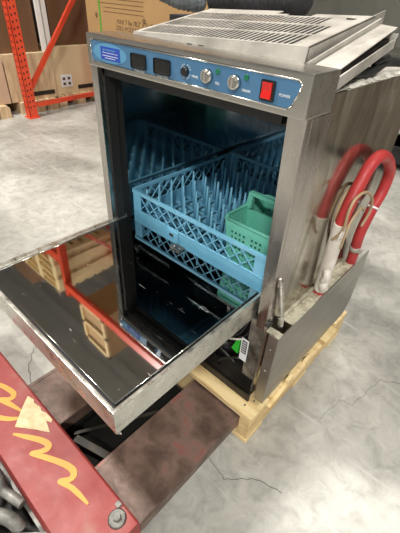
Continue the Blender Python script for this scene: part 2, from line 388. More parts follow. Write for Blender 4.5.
# slotted vent cover, its rear propped up so the whole lid slopes
yc, zc, sl = .036, 1.014, .17
def lid(x, y, dz=0): return (x, y, zc+sl*(y-yc)+dz-.0195*(XR-x)/(XR-XL))
XL, XR, YB = .058, .532, .345
t = MB()
th = .0235
bands = [(.046, .112), (.122, .190), (.200, .262)]
def slab(x0, x1, y0, y1, dz0=th-.002, dz1=th, mi=0):
    t.hexa([lid(x0, y0, dz0), lid(x1, y0, dz0), lid(x1, y1, dz0), lid(x0, y1, dz0), lid(x0, y0, dz1), lid(x1, y0, dz1), lid(x1, y1, dz1), lid(x0, y1, dz1)], mi)
slab(XL, XR, yc, bands[0][0]); slab(XL, XR, bands[0][1], bands[1][0]); slab(XL, XR, bands[1][1], bands[2][0])
slab(XL, XR-.20, bands[2][1], .285); slab(XR-.135, XR, bands[2][1], YB-.05); slab(XL, XR-.235, .285, .315)
slab(XL, XR-.10, bands[2][1], .27)
for y0, y1 in bands:
    xr = XR-.035 if y0 < .2 else XR-.075
    slab(XL, XL+.012, y0, y1); slab(xr, XR, y0, y1)
    p = .0128; n = int((xr-XL-.012)/p)
    for k in range(n+1):
        x = XL+.012+k*p; slab(x, min(x+.0044, xr), y0, y1, th-.0012, th)
# front lip, sides
t.hexa([(XL, yc-.001, 1.0135), (XR, yc-.006, 1.0135), (XR, yc+.002, 1.0135), (XL, yc+.002, 1.0135), lid(XL, yc, th), lid(XR, yc, th), lid(XR, yc+.002, th), lid(XL, yc+.002, th)]); slab(XL, XL+.002, yc, .315, 0, th); slab(XR-.002, XR, yc, YB, 0, th+.002)
part(t, 'vent_cover', STEEL_DUSTY, label='dusty slotted vent lid')
t = MB(); slab(XL+.004, XR-.004, yc+.006, .26, .003, .005); part(t, 'slot_shade_sheet', SLAT)  # black sheet set below the slots to stand in for the shade inside
t = MB(); t.cyl(lid(.497, .262, th-.001), lid(.497, .262, th+.0008), .011, .011, 20); part(t, 'cover_hole', SLAT)
# loose side channel beside the lid
t = MB()
def ch(x, y, dz): return (x, y, 1.004+.235*(y-.016)+dz)
t.hexa([ch(.546, .03, .0), ch(.592, .020, -.003), ch(.594, .262, .004), ch(.545, .30, -.004), ch(.546, .03, .002), ch(.592, .020, -.001), ch(.594, .262, .006), ch(.545, .30, -.002)])
t.hexa([ch(.540, .03, .0), ch(.543, .03, .0), ch(.545, .30, -.004), ch(.541, .30, -.004), ch(.540, .03, .010), ch(.543, .03, .010), ch(.545, .30, .008), ch(.541, .30, .008)])
part(t, 'loose_strip', STEEL_DUSTY)
t = MB()
t.hexa([(.597, .012, .975), (.600, .012, .975), (.600, .262, 1.034), (.597, .262, 1.034), ch(.597, .012, -.007), ch(.600, .012, -.007), ch(.600, .262, -.011), ch(.597, .262, -.011)])
t.hexa([(.560, .25, 1.034), (.600, .258, 1.034), (.600, .262, 1.034), (.560, .254, 1.034), ch(.560, .25, -.004), ch(.600, .258, -.004), ch(.600, .262, -.004), ch(.560, .254, -.004)])
part(t, 'side_channel', STEEL_DUSTY)
t = MB(); t.hexa([(.548, .03, .976), (.590, .03, .976), (.590, .25, 1.02), (.548, .25, 1.02), ch(.548, .03, -.004), ch(.590, .03, -.006), ch(.590, .25, -.010), ch(.548, .25, -.010)]); part(t, 'gap_shade_filler', DARKMET)  # dark filler under the loose strip, standing in for shadow in the gap
t = MB(); t.tube([(.560, .05, .99), (.572, .15, .992), (.578, .23, .990), (.575, .30, 1.0), (.568, .36, .998), (.59, .44, .993), (.60, .5, .99)], [.010]*37, 10, sub=6)
t.tube([(.575, .24, 1.004), (.584, .275, 1.013), (.578, .31, 1.010)], [.007]*13, 8, sub=6)
part(t, 'black_hose', RUBBER)

# door, folded down
z0 = .522; xl, xr_, yf = .021, .565, -.457
t = MB()
t.box(xl, xr_, yf, -.004, z0-.050, z0-.012, 0, .002)
rw = .008
t.box(xl, xl+rw, yf, -.004, z0-.014, z0, 0, .0015); t.box(xr_-rw, xr_, yf, -.004, z0-.014, z0, 0, .0015)
t.box(xl+rw, xr_-rw, yf, yf+rw, z0-.014, z0, 0, .0015)
t.box(xl+.02, xr_, yf, -.03, z0-.066, z0-.048, 0, .001)
t.box(xl+rw, xl+.017, yf+.01, -.01, z0-.014, z0-.003, 0, .001)
DOOR = part(t, 'door', STEEL_DOOR, label='fold-down door, open flat')
t = MB(); t.box(xl+rw, xr_-rw, yf+rw, -.006, z0-.0125, z0-.008); part(t, 'door_gasket', RUBBER, DOOR)
t = MB(); t.box(xl+.022, xr_-.0135, yf+.0135, -.010, z0-.010, z0-.0015, 0, .002)
bd = [(xl+.0235, -.012, z0-.0015), (xl+.0235, yf+.015, z0-.0015), (xr_-.015, yf+.015, z0-.0015), (xr_-.015, -.012, z0-.0015)]
for a, b in zip(bd, bd[1:]): t.tube([a, b], .0012, 6, mi=1)  # bright bead added along the panel edge in place of its bevel highlight
part(t, 'inner_panel', [MIRROR, CHROME], DOOR, 'scratched mirror-bright inner door panel')
t = MB(); t.box(.262, .300, -.036, -.012, z0-.002, z0+.004, 0, .001); t.cyl((.27, -.024, z0+.004), (.27, -.024, z0+.006), .003, mi=0); t.cyl((.291, -.024, z0+.004), (.291, -.024, z0+.006), .003)
part(t, 'latch_plate', STEEL, DOOR)
t = MB(); t.tube([(xr_-.004+.006*math.cos(a*.6), yf+.008, z0-.072+.007*math.sin(a*.6)) for a in range(9)], [.0016]*9, 8); part(t, 'wire_ring', CHROME, DOOR)
t = MB(); t.cyl((.04, -.006, z0-.03), (.552, -.006, z0-.03), .006); part(t, 'hinge_rod', STEEL)

# lower compartment
t = MB(); t.box(.006, .592, -.03, D, .13, .142); t.box(.006, .60, -.036, -.030, .13, .158); part(t, 'base_tray', DARKMET)
t = MB(); t.box(.006, .012, -.02, D, .14, .49); t.box(.02, .58, .12, .126, .142, .44); t.box(.10, .5, .02, .40, .40, .485, bev=.01)
part(t, 'sump', DARKMET)
t = MB(); t.box(.548, .590, -.012, -.006, .20, .43, 0, .001); t.box(.588, .592, -.012, .05, .15, .43)
for z in (.30, .36, .24): t.cyl((.58, -.012, z), (.58, -.015, z), .004, seg=10)
part(t, 'corner_bracket', noisy('grimy_bracket_steel', [(.35, (.06, .055, .045)), (.55, (.20, .185, .16)), (.7, (.40, .38, .33))], 22, (.4, .6), .5))
t = MB(); t.box(.532, .556, -.0165, -.0150, .258, .345, 0); t.box(.536, .552, -.0172, -.016, .288, .338, 1)
for k in range(5): t.box(.538, .550, -.0178, -.017, .294+k*.009, .297+k*.009, 0)
part(t, 'rating_label', [WHITE, BLACK], label='white and black rating label')
t = MB(); t.hexa([(.495, -.005, .262), (.522, -.01, .262), (.522, .01, .262), (.495, .01, .262), (.508, -.005, .305), (.524, -.01, .325), (.524, .01, .325), (.508, .01, .305)])
part(t, 'green_terminal', mat('bright_green_plastic', (.03, .5, .04), .4))
t = MB(); t.cyl((.43, .06, .142), (.43, .06, .22), .035); t.box(.37, .42, .0, .07, .142, .25, bev=.006)
part(t, 'wash_pump', BLACK)
t = MB()
random.seed(5)
for k in range(9):
    x = .36+k*.018; t.tube([(x, .03, .25), (x+.01, -.004, .30+.01*(k % 3)), (x+.03, .0, .34), (x+.035, .03, .38), (x+.01, .05, .41)], .0035, 8, sub=5, mi=k % 3 == 0 and 1 or 0)
t.tube([(.42, -.01, .20), (.45, -.015, .24), (.47, -.01, .29), (.50, -.012, .31), (.53, -.01, .33)], .003, 8, sub=5, mi=1)
t.tube([(.40, .0, .24), (.44, -.02, .26), (.48, -.015, .24), (.52, -.01, .22)], .005, 8, sub=5)
t.tube([(.46, -.01, .16), (.47, -.02, .20), (.50, -.015, .23), (.53, -.01, .25)], .0045, 8, sub=5)
part(t, 'wiring', [BLACK, SLEEVE])

# lower right service skirt
t = MB()
sk = [(-.022, .150), (.515, .150), (.545, .205), (.538, .430), (-.022, .424)]
t.prism(sk, .636, .639, 0)
t.box(.611, .639, -.0245, -.0215, .150, .424, 0)
for z in (.375, .29): t.cyl((.624, -.0245, z), (.624, -.0275, z), .0035, seg=10)
SK = part(t, 'service_skirt', STEEL_SKIRT, label='smooth grey lower side skirt')
t = MB(); t.box(.606, .638, .045, .42, .4235, .4260); t.box(.600, .608, .05, .42, .4235, .434); t.box(.600, .638, -.0215, .0, .4235, .4260)
random.seed(8)
for k in range(60):
    y = random.uniform(.05, .41); x = random.uniform(.602, .634); a = random.uniform(.002, .005)
    t.hexa([(x-a, y-a, .4255), (x+a, y-a, .4255), (x+a, y+a, .4255), (x-a, y+a, .4255), (x-a*.4, y-a*.4, .4255+a), (x+a*.5, y-a*.3, .4255+a), (x+a*.3, y+a*.5, .4255+a), (x-a*.5, y+a*.4, .4255+a)])
part(t, 'dusty_flange', DUST, SK)
t = MB(); t.tube([(.617, .022, .40), (.616, .016, .45), (.612, -.002, .52), (.609, -.022, .590), (.608, -.026, .602)], [.0065]*17+[.003]*4, 10, sub=5)
for k in range(22):
    f = k/21; z = .43+f*.15; y = .019-.040*f**1.3; t.tube([(.6165-.008*f, y, z), (.6165-.008*f, y-.001, z+.003)], .0074, 10)
part(t, 'door_spring', STEEL)
t = MB(); t.cyl((.6, -.020, .452), (.606, -.022, .452), .010, seg=16); part(t, 'screw_hole', BLACK)

# hose loop standing out of the skirt
hp = [(.618, .440, .30), (.620, .436, .40), (.6235, .424, .45), (.626, .408, .50), (.6265, .400, .552), (.6265, .430, .618), (.6265, .470, .663), (.6265, .470, .722), (.6265, .405, .775), (.6265, .330, .803), (.6265, .277, .795), (.6265, .248, .764), (.6265, .226, .732), (.6265, .211, .697), (.626, .203, .658), (.625, .204, .582), (.6225, .214, .483), (.620, .216, .42), (.619, .217, .34)]
t = MB(); t.tube(hp, .0155, 16, sub=6); HZ = part(t, 'drain_hose', HOSE, label='thick red rubber hose loop')
t = MB(); t.tube([(.6265, .202, .662), (.6255, .203, .61), (.6245, .206, .55), (.6225, .214, .44)], [.0190]*31, 8, sub=10)
t.tube([(.634, .186, .53), (.640, .180, .512), (.634, .184, .495)], [.010]*11, 8, sub=5)
t.tube([(.634, .190, .49), (.636, .187, .475), (.634, .197, .458)], [.011]*11, 8, sub=5)
part(t, 'white_sleeve', SLEEVE, HZ)
t = MB(); t.cyl((.6255, .412, .487), (.626, .407, .503), .0182); t.box(.634, .650, .395, .410, .488, .502); part(t, 'hose_clamp', STEEL_DUSTY, HZ)
t = MB(); t.cyl((.6265, .432, .622), (.6265, .435, .627), .0168); t.tube([(.641, .428, .624), (.655, .421, .632)], .001, 6); part(t, 'cable_tie', WHITE, HZ)
t = MB()
t.tube([(.608, .300, .47), (.607, .244, .575), (.606, .209, .67), (.606, .225, .722), (.607, .260, .738), (.607, .32, .72)], .0045, 8, sub=6)
t.tube([(.6225, .185, .62), (.642, .180, .66), (.645, .168, .715), (.6445, .190, .742), (.6445, .255, .737), (.642, .335, .690), (.640, .360, .642), (.636, .345, .60)], .0036, 8, sub=6)
t.tube([(.646, .195, .60), (.648, .190, .645), (.646, .21, .680), (.643, .265, .690), (.638, .315, .66)], .0030, 8, sub=6)
part(t, 'tan_tubes', TAN, HZ)
t = MB()
random.seed(2)
for k in range(9): t.tube([(.642, .185, .652), (.644+random.uniform(0, .006), .158+random.uniform(-.012, .012), .654+random.uniform(-.008, .012))], .0014, 5)
part(t, 'frayed_tie', SLEEVE, HZ)

# ------------------------------------------------------------------ dish rack inside the chamber
RX0, RX1, RY0, RY1, RZ0, RZ1 = .047, .546, .016, .500, .490, .609
DR = thing('dish_rack', ((RX0+RX1)/2, (RY0+RY1)/2, RZ0), 'light blue plastic peg rack with lattice walls inside the dishwasher', 'dish rack')
def lattice(name, a, b, out):
    """one wall from corner a to corner b"""
    a = Vector(a); b = Vector(b); L = (b-a).length; d = (b-a)/L; o_ = Vector(out)
    t = MB()
    def blk(s0, s1, z0_, z1_, th0=0, th1=.003):
        p = [a+d*s0+o_*th0, a+d*s1+o_*th0, a+d*s1+o_*th1, a+d*s0+o_*th1]
        t.hexa([(q.x, q.y, z0_) for q in p]+[(q.x, q.y, z1_) for q in p])
    blk(0, L, RZ0, RZ0+.052); blk(0, .034, RZ0+.05, RZ1-.008); blk(L-.034, L, RZ0+.05, RZ1-.008)
    blk(0, L, RZ1-.010, RZ1, -.001, .006); blk(0, L, RZ0+.051, RZ0+.054, -.001, .004)
    blk(0, L, RZ0+.0, RZ0+.006, -.001, .005)
    n = 11; s0, s1 = .034, L-.034; st = (s1-s0)/n; zb, zt = RZ0+.052, RZ1-.009
    for i in range(n):
        for sg in (1, -1):
            xa, xb = s0+st*(i-.25), s0+st*(i+1.25)
            if sg < 0: xa, xb = xb, xa
            za, zb_ = zb, zt
            # clip to the window
            def clip(x1, z1, x2, z2):
                pts = [(x1, z1), (x2, z2)]; r = []
                for (p, q) in ((pts[0], pts[1]), (pts[1], pts[0])):
                    x, z = p
                    if x < s0: tt = (s0-p[0])/(q[0]-p[0]); x = s0; z = p[1]+(q[1]-p[1])*tt
                    if x > s1: tt = (s1-p[0])/(q[0]-p[0]); x = s1; z = p[1]+(q[1]-p[1])*tt
                    r.append((x, z))
                return r
            (x1, z1), (x2, z2) = clip(xa, za, xb, zb_)
            if abs(x2-x1) < .004: continue
            P1 = a+d*x1+o_*.0015; P2 = a+d*x2+o_*.0015; P1.z = z1; P2.z = z2
            t.bar(P1, P2, .0024, .003, up=o_)
    return t.build(name, RACKBLUE, DR)
lattice('lattice_wall', (RX0, RY0, 0), (RX1, RY0, 0), (0, -1, 0)); lattice('lattice_wall', (RX0, RY1, 0), (RX1, RY1, 0), (0, 1, 0))
lattice('lattice_wall', (RX0, RY0, 0), (RX0, RY1, 0), (-1, 0, 0)); lattice('lattice_wall', (RX1, RY0, 0), (RX1, RY1, 0), (1, 0, 0))
t = MB(); t.box(.205, .248, RY0-.006, RY0-.003, RZ0+.008, RZ0+.050, 0, .001); t.box(.213, .228, RY0-.0075, RY0-.0055, RZ0+.030, RZ0+.038, 1)
part(t, 'grip_tab', [RACKBLUE, HOLE], DR)
t = MB(); nx, ny = 9, 9
gx = [RX0+.0265+i*(RX1-RX0-.053)/(nx-1) for i in range(nx)]; gy = [RY0+.03+j*(RY1-RY0-.06)/(ny-1) for j in range(ny)]
for x in gx: t.box(x-.006, x+.006, RY0, RY1, RZ0+.008, RZ0+.013)
for y in gy: t.box(RX0, RX1, y-.006, y+.006, RZ0+.008, RZ0+.0128)
for i in range(nx-1):
    for j in range(ny-1):
        x = (gx[i]+gx[i+1])/2; y = (gy[j]+gy[j+1])/2
        t.box(x-.012, x+.012, y-.012, y+.012, RZ0+.008, RZ0+.0125)
part(t, 'grid_floor', RACKBLUE, DR)
proto = None
for i, x in enumerate(gx):
    for j, y in enumerate(gy):
        if x > .36 and .03 < y < .22: continue
        if proto is None:
            t = MB(); t.tube([(0, 0, 0), (0, 0, .065), (0, 0, .104)], [.0062, .0046, .0026], 8)
            pm = t.build('peg', RACKBLUE, DR); pm.matrix_parent_inverse = Matrix(); proto = pm; o = pm
        else: o = proto.copy(); C.objects.link(o); o.parent = DR
        o.location = Vector((x, y, RZ0+.012)) - DR.location

# cutlery basket in the rack
BA = thing('cutlery_basket', (.46, .125, .505), 'mint green cutlery basket with centre handle sitting in the blue rack', 'basket')
def basin():
    t = MB()
    x0, x1, y0, y1 = .394, .538, .032, .214; zb, zt = .5035, .650; ins = .012; th = .0022
    def xw(f): return x0+ins*(1-f), x1-ins*(1-f)
    def yw(f): return y0+ins*(1-f), y1-ins*(1-f)
    H = lambda f: zb+(zt-zb)*f
    def wall(axis, side):
        nu = 11 if axis == 'x' else 14; nv = 10
        fs = [0, .32]+[.32+.52*k/nv for k in range(1, nv+1)]+[.92, 1.0]
        us = [i/(nu*2) for i in range(nu*2+1)]
        for vi in range(len(fs)-1):
            f0, f1 = fs[vi], fs[vi+1]
            solid_row = vi == 0 or vi >= len(fs)-3 or vi % 2 == 0
            rng = [(0, 1)] if solid_row else [(us[k], us[k+1]) for k in range(0, nu*2) if k % 2 == 0 or k < 3 or k > nu*2-4 or abs(k-nu) < 2]
            for u0, u1 in rng:
                pts = []
                for f in (f0, f1):
                    X0, X1 = xw(f); Y0, Y1 = yw(f)
                    for u in (u0, u1):
                        for o_ in (0, th):
                            if axis == 'x': pts.append((X0+(X1-X0)*u, (Y0+o_) if side == 0 else (Y1-o_), H(f)))
                            else: pts.append(((X0+o_) if side == 0 else (X1-o_), Y0+(Y1-Y0)*u, H(f)))
                a, b, c, d, e, f_, g, h = pts
                t.hexa([a, c, d, b, e, g, h, f_])
    for ax in 'xy':
        for sd in (0, 1): wall(ax, sd)
    a0, a1 = xw(0); b0, b1 = yw(0); t.box(a0, a1, b0, b1, zb, zb+th)
    # rolled rim
    t.tube([(x0+.01, y0-.001, zt), (x1-.01, y0-.001, zt), (x1+.001, y0+.01, zt), (x1+.001, y1-.01, zt), (x1-.01, y1+.001, zt), (x0+.01, y1+.001, zt), (x0-.001, y1-.01, zt), (x0-.001, y0+.01, zt), (x0+.01, y0-.001, zt)], .0046, 8)
    return t
part(basin(), 'basin', GREEN, BA)
t = MB(); ym = .128
t.box(.396, .400, ym-.003, ym+.003, .53, .648); t.box(.398, .526, ym-.002, ym+.002, .523, .640)
t.hexa([(.391, ym-.006, .645), (.409, ym-.006, .645), (.409, ym+.006, .645), (.391, ym+.006, .645), (.398, ym-.006, .690), (.412, ym-.006, .684), (.412, ym+.006, .684), (.398, ym+.006, .690)])
t.hexa([(.513, ym-.006, .645), (.531, ym-.006, .645), (.531, ym+.006, .645), (.513, ym+.006, .645), (.510, ym-.006, .684), (.524, ym-.006, .690), (.524, ym+.006, .690), (.510, ym+.006, .684)])
t.box(.398, .524, ym-.008, ym+.008, .683, .692, 0, .002)
part(t, 'divider_handle', GREEN, BA)

# ------------------------------------------------------------------ wooden pallet under the machine
PL = thing('wooden_pallet', (.32, .25, 0), 'small new pine pallet under the dishwasher', 'pallet')
px0, px1, py0, py1 = -.02, .642, -.079, .56
t = MB(); t.box(px0, px1, py0, py0+.098, .112, .130, 0, .0015)
for x, y in ((.60, -.05), (.612, -.02), (.30, -.05)): t.cyl((x, y, .130), (x, y, .1306), .003, seg=8, mi=1)
part(t, 'deck_board', [WOOD, HOLE], PL)
for k in range(1, 6):
    y = py0+k*.108; w_ = .088 if k < 5 else .098; xe = (px1, .655, .644, .658, .643)[k-1]
    t = MB(); t.box(px0, xe, y, y+w_, .112, .1295, 0, .0015); part(t, 'deck_board', WOOD, PL)
for x0, x1 in ((.604, .641), (.29, .326), (-.02, .016)):
    t = MB(); t.box(x0, x1, py0+.004, py1, .018, .112, 0, .002)
    part(t, 'stringer', WOODY, PL)
for y in (py0, .2, .46):
    t = MB(); t.box(px0, px1, y, y+.09, 0, .018, 0, .0015); part(t, 'bottom_board', WOOD, PL)
# splintered edge of the right stringer
t = MB(); t.prism([(.006, .111), (.04, .112), (.10, .131), (.10, .147), (.13, .150), (.135, .133), (.21, .132), (.215, .142), (.26, .142), (.262, .131), (.33, .131), (.33, .111)], .6425, .654, 0)
part(t, 'splintered_batten', WOOD, PL)

# ------------------------------------------------------------------ pallet truck
PT = thing('pallet_truck', (.33, -.4, 0), 'worn red hand pallet truck carrying the pallet on two forks', 'pallet truck')
def fork(x0, x1):
    t = MB()
    t.box(x0, x1, -.455, .50, .094, .100, 0, .001)
    t.box(x0, x0+.006, -.455, .50, .052, .098, 0, .001); t.box(x1-.006, x1, -.455, .50, .052, .098, 0, .001)
    t.box(x0+.002, x0+.012, -.455, .42, .0995, .1015); t.box(x1-.012, x1-.002, -.455, .42, .0995, .1015)
    t.hexa([(x0, .50, .052), (x1, .50, .052), (x1-.04, .58, .06), (x0+.04, .58, .06), (x0, .50, .1), (x1, .50, .1), (x1-.04, .58, .09), (x0+.04, .58, .09)])
    return t
FK = part(fork(.418, .603), 'fork', FORK, PT, 'brown rubbed right fork'); part(fork(.065, .250), 'fork', FORK, PT)
for x in (.51, .158):
    t = MB()
    t.cyl((x-.03, .42, .035), (x+.03, .42, .035), .035); t.box(x-.05, x-.032, .30, .45, .03, .09); t.box(x+.032, x+.05, .30, .45, .03, .09)
    part(t, 'load_roller', BLACK, PT)
t = MB()
t.prism([(-.613, .085), (-.606, .121), (-.462, .121), (-.456, .115), (-.456, .045), (-.470, .04), (-.613, .04)], -.22, .603, 0, bev=.002)
XB = part(t, 'cross_beam', TRUCKRED, PT, 'red painted cross beam')
t = MB()
t.ribbon([(-.03, -.535), (.003, -.524), (.038, -.509), (.075, -.500), (.090, -.506), (.088, -.520), (.072, -.536), (.105, -.524), (.153, -.510)], .0, .1208, ws=[.012, .013, .014, .015, .015, .013, .012, .014, .005])
part(t, 'zigzag_stripe', YELLOW, XB, 'yellow zigzag stripe')
t = MB()
t.ribbon([(.165, -.527), (.150, -.545), (.130, -.560), (.105, -.572), (.07, -.58)], 0, .1208, ws=[.008, .013, .014, .013, .010])
part(t, 'zigzag_stripe', YELLOW, XB, 'yellow zigzag stripe')
t = MB()
t.ribbon([(.200, -.557), (.232, -.537), (.268, -.515), (.292, -.508), (.300, -.516), (.294, -.533), (.283, -.550), (.318, -.530), (.362, -.508), (.393, -.499), (.408, -.505), (.409, -.518), (.396, -.536), (.425, -.525), (.452, -.520), (.486, -.517)], 0, .1208,
         ws=[.006, .013, .015, .016, .016, .013, .010, .014, .015, .016, .016, .014, .011, .012, .012, .006])
part(t, 'zigzag_stripe', YELLOW, XB, 'yellow zigzag stripe')
t = MB()
t.prism([(.117, -.475), (.142, -.469), (.150, -.474), (.178, -.468), (.19, -.472), (.207, -.465), (.236, -.464), (.242, -.470), (.227, -.478), (.250, -.484), (.266, -.488), (.231, -.510), (.183, -.546), (.145, -.507)], .1215, .1228)
part(t, 'torn_tape', TAPE, XB, 'torn piece of beige masking tape')
t = MB(); t.cyl((.562, -.488, .121), (.562, -.488, .127), .022, .018, 20); t.cyl((.562, -.488, .127), (.562, -.488, .136), .010, .009, 6)
t.box(.535, .548, -.475, -.462, .121, .129, 0, .002)
part(t, 'pivot_bolt', GREYMET, XB)
# pump block, arms and steering wheels at the near side
t = MB(); t.box(-.25, .60, -.95, -.616, .012, .028); t.box(-.1, .2, -.80, -.64, .028, .06); part(t, 'lower_plate', mat('plain_black_plate', (.014, .013, .011), .7), PT)  # flat black plate added as the dark background below the levers
t = MB()
t.tube([(.15, -.655, .085), (.215, -.640, .10), (.262, -.632, .10), (.300, -.640, .10), (.330, -.632, .10), (.365, -.622, .095)], .012, 10, sub=5)
t.tube([(.245+.024*math.cos(a*.5236), -.668+.020*math.sin(a*.5236), .098) for a in range(13)], .008, 8)
part(t, 'pump_lever', GREYMET, PT)
t = MB(); t.tube([(.28, -.705, .07), (.335, -.675, .085), (.375, -.655, .09), (.40, -.650, .07)], [.016]*19, 12, sub=6); part(t, 'pump_link', GREYMET, PT)
t = MB(); t.bar((.36, -.72, .080), (.478, -.600, .080), .016, .022); t.bar((.02, -.6155, .06), (.58, -.6155, .06), .010, .02)
part(t, 'push_rod', GREYMET, PT)
t = MB(); t.cyl((.15, -.78, .05), (.22, -.76, .05), .05, seg=28)
part(t, 'steering_wheel', BLACK, PT)
t = MB(); t.box(.252, .416, -.452, -.10, .030, .036); t.box(.252, .262, -.452, -.1, .030, .06); part(t, 'shaded_frame_plate', mat('oily_plate_shade_black', (.006, .006, .005), .85, spec=.15), PT)  # frame plate whose near-black also stands in for deep shadow between the forks
t = MB(); t.bar((.418, -.40, .06), (.30, -.44, .07), .02, .012); t.bar((.27, -.43, .045), (.40, -.20, .045), .010, .006)
part(t, 'torsion_link', DARKMET, PT)

# ------------------------------------------------------------------ storage rack
ang = .17
SR = thing('pallet_racking', (-2.90, 1.09, 0), 'orange steel storage rack upright with diagonal brace at left', 'storage rack')
t = MB()
def upright(x, y):
    t.box(x-.045, x-.041, y-.045, y+.035, 0, 3.4); t.box(x+.036, x+.040, y-.045, y+.035, 0, 3.4); t.box(x-.045, x+.040, y-.045, y-.041, 0, 3.4)
    t.box(x-.06, x+.055, y-.06, y+.05, 0, .008)
upright(-2.90, 1.10)
for k in range(60):
    z = .10+k*.05
    for dy in (-.022, .012): t.box(-2.8605, -2.858, 1.10+dy-.006, 1.10+dy+.006, z-.008+(.01 if dy > 0 else 0), z+.008+(.01 if dy > 0 else 0), 1)
    for dx in (-.02, .015): t.box(-2.90+dx-.005, -2.90+dx+.005, 1.0535, 1.056, z-.008, z+.008, 1)
part(t, 'upright_post', [ORANGE, HOLE], SR)
t = MB(); upright(-3.02, 2.05); part(t, 'upright_post', ORANGE, SR)
t = MB(); t.bar((-2.91, 1.13, .105), (-3.01, 2.02, .105), .03, .04); part(t, 'horizontal_brace', ORANGE, SR)
for z0_, z1_ in ((.25, 1.25), (2.2, 3.2)):
    t = MB(); t.bar((-2.91, 1.13, z0_), (-3.01, 2.02, z1_), .03, .04); part(t, 'diagonal_brace', ORANGE, SR)
for z in (3.12,):
    t = MB(); t.box(-2.86, .2, 1.02, 1.07, z, z+.12); part(t, 'load_beam', ORANGE, SR)
    t = MB(); t.box(-2.98, .2, 2.03, 2.08, z, z+.12); part(t, 'load_beam', ORANGE, SR)
t = MB(); t.box(-5.6, -2.945, 1.06, 1.11, 2.75, 2.87); part(t, 'load_beam', ORANGE, SR)
t = MB(); t.box(-5.6, -3.065, 2.03, 2.08, 2.75, 2.87); part(t, 'load_beam', ORANGE, SR)

def pallet_small(name, x0, x1, y0, y1, z, label, group=None, mt=CRATE):
    """slatted pallet whose blocks face +X"""
    o = thing(name, ((x0+x1)/2, (y0+y1)/2, z), label, 'pallet', group)
    t = MB(); n = 6; st = (y1-y0)/n
    for k in range(n): t.box(x0, x1, y0+k*st, y0+(k+.8)*st, z+.095, z+.112)
    part(t, 'deck', mt, o)
    for y in (y0, (y0+y1)/2-.05, y1-.10):
        t = MB(); t.box(x0, x1, y, y+.10, z, z+.095); part(t, 'runner', mt, o)
    return o
pallet_small('wooden_pallet', -3.95, -2.99, .40, .93, 0, 'pallet under the pinkish board crate at the left edge', 'pallets along the rack')
pallet_small('wooden_pallet', -3.98, -3.02, 1.06, 1.46, 0, 'pallet beneath the streaky wooden crate behind the orange upright', 'pallets along the rack')
pallet_small('wooden_pallet', -4.05, -3.08, 1.50, 2.06, 0, 'pallet beneath the smooth plywood crate with the white label', 'pallets along the rack')
def crate(x0, x1, y0, y1, z0_, z1_, M, label, lab=False, cleat=True):
    o = thing('wooden_crate', ((x0+x1)/2, (y0+y1)/2, z0_), label, 'crate', 'crates along the rack')
    t = MB(); t.box(x0, x1, y0, y1, z0_, z1_, 0, .004); part(t, 'body', M, o)
    if cleat:
        t = MB(); t.box(x1, x1+.004, y1-.30, y1-.02, z0_+.035, z0_+.075); part(t, 'hand_slot', HOLE, o)
    if lab:
        t = MB(); t.box(x1, x1+.003, y0+.09, y0+.22, z0_+.07, z0_+.19, 0)
        for a in (.11, .17):
            for b in (.09, .14): t.box(x1+.0025, x1+.0045, y0+a, y0+a+.03, z0_+b, z0_+b+.025, 1)
        part(t, 'shipping_label', [WHITE, INK], o, 'white label with four marks')
    return o
crate(-3.95, -3.06, .30, .985, .112, .51, CRATE_P, 'pinkish board crate at the left edge of the stack row', cleat=False)
crate(-3.98, -3.07, 1.0, 1.485, .112, .53, CRATE, 'streaky pale wooden crate directly behind the orange upright')
crate(-4.05, -3.12, 1.495, 2.08, .112, .565, CRATE_Y, 'smooth plywood crate carrying a small white label', lab=True)
def wrap(x0, x1, y0, y1, z0_, z1_, label):
    o = thing('brown_carton', ((x0+x1)/2, (y0+y1)/2, z0_), label, 'carton', 'brown cartons on the crates')
    t = MB(); t.box(x0, x1, y0, y1, z0_, z1_, 0, .005); part(t, 'body', BROWN, o)
    t = MB(); t.box(x1, x1+.002, y0+(y1-y0)*.5-.02, y0+(y1-y0)*.5+.02, z0_+.01, z1_-.01); part(t, 'seam_tape', BROWN, o)
    return o
wrap(-3.95, -3.10, .30, .99, .511, 1.25, 'dark brown carton on the pinkish crate at far left')
wrap(-3.98, -3.12, 1.01, 1.40, .532, 1.30, 'dark brown carton left of the white post')
wrap(-4.05, -3.17, 1.58, 2.08, .567, 1.35, 'dark brown carton right of the white post')
WP = thing('white_post', (-3.10, 1.50, .532), 'pair of white painted strips standing on the crates between brown cartons', 'post')
t = MB(); t.box(-3.115, -3.09, 1.425, 1.470, .532, 1.5, 0, .003); part(t, 'strip', STRIPW, WP)
t = MB(); t.box(-3.165, -3.12, 1.500, 1.545, .567, 1.5, 0, .003); part(t, 'strip', STRIPW, WP)

# tall carton behind the machine
CB = thing('cardboard_box', (-1.7, 1.95, .12), 'tall tan cardboard box with printed lines and a green strap behind the dishwasher', 'box')
bx0, bx1, by = -2.368, -1.0, 1.5
t = MB(); t.box(bx0, bx1, by, by+.9, .112, 1.7, 0, .004); CBB = part(t, 'body', CARD, CB)
t = MB(); t.box(-2.185, -2.165, by-.0025, by-.0005, .112, 1.7); t.box(-2.185, -2.165, by-.0025, by+.9, 1.7, 1.702); part(t, 'strap', STRAP, CB)
t = MB()
for k in range(7): t.box(-2.20 if k > 1 else -2.12, -1.625, by-.0015, by-.0004, .925+k*.028, .9275+k*.028)
for x in (-2.225, -1.625):
    t.bar((x, by-.001, .875), (x, by-.001, .915), .006, .001, up=(0, 1, 0)); t.bar((x-.018, by-.001, .895), (x, by-.001, .875), .005, .001, up=(0, 1, 0)); t.bar((x+.018, by-.001, .895), (x, by-.001, .875), .005, .001, up=(0, 1, 0)); t.box(x-.02, x+.02, by-.0015, by-.0005, .900, .904)
part(t, 'printed_panel', INK, CBB)
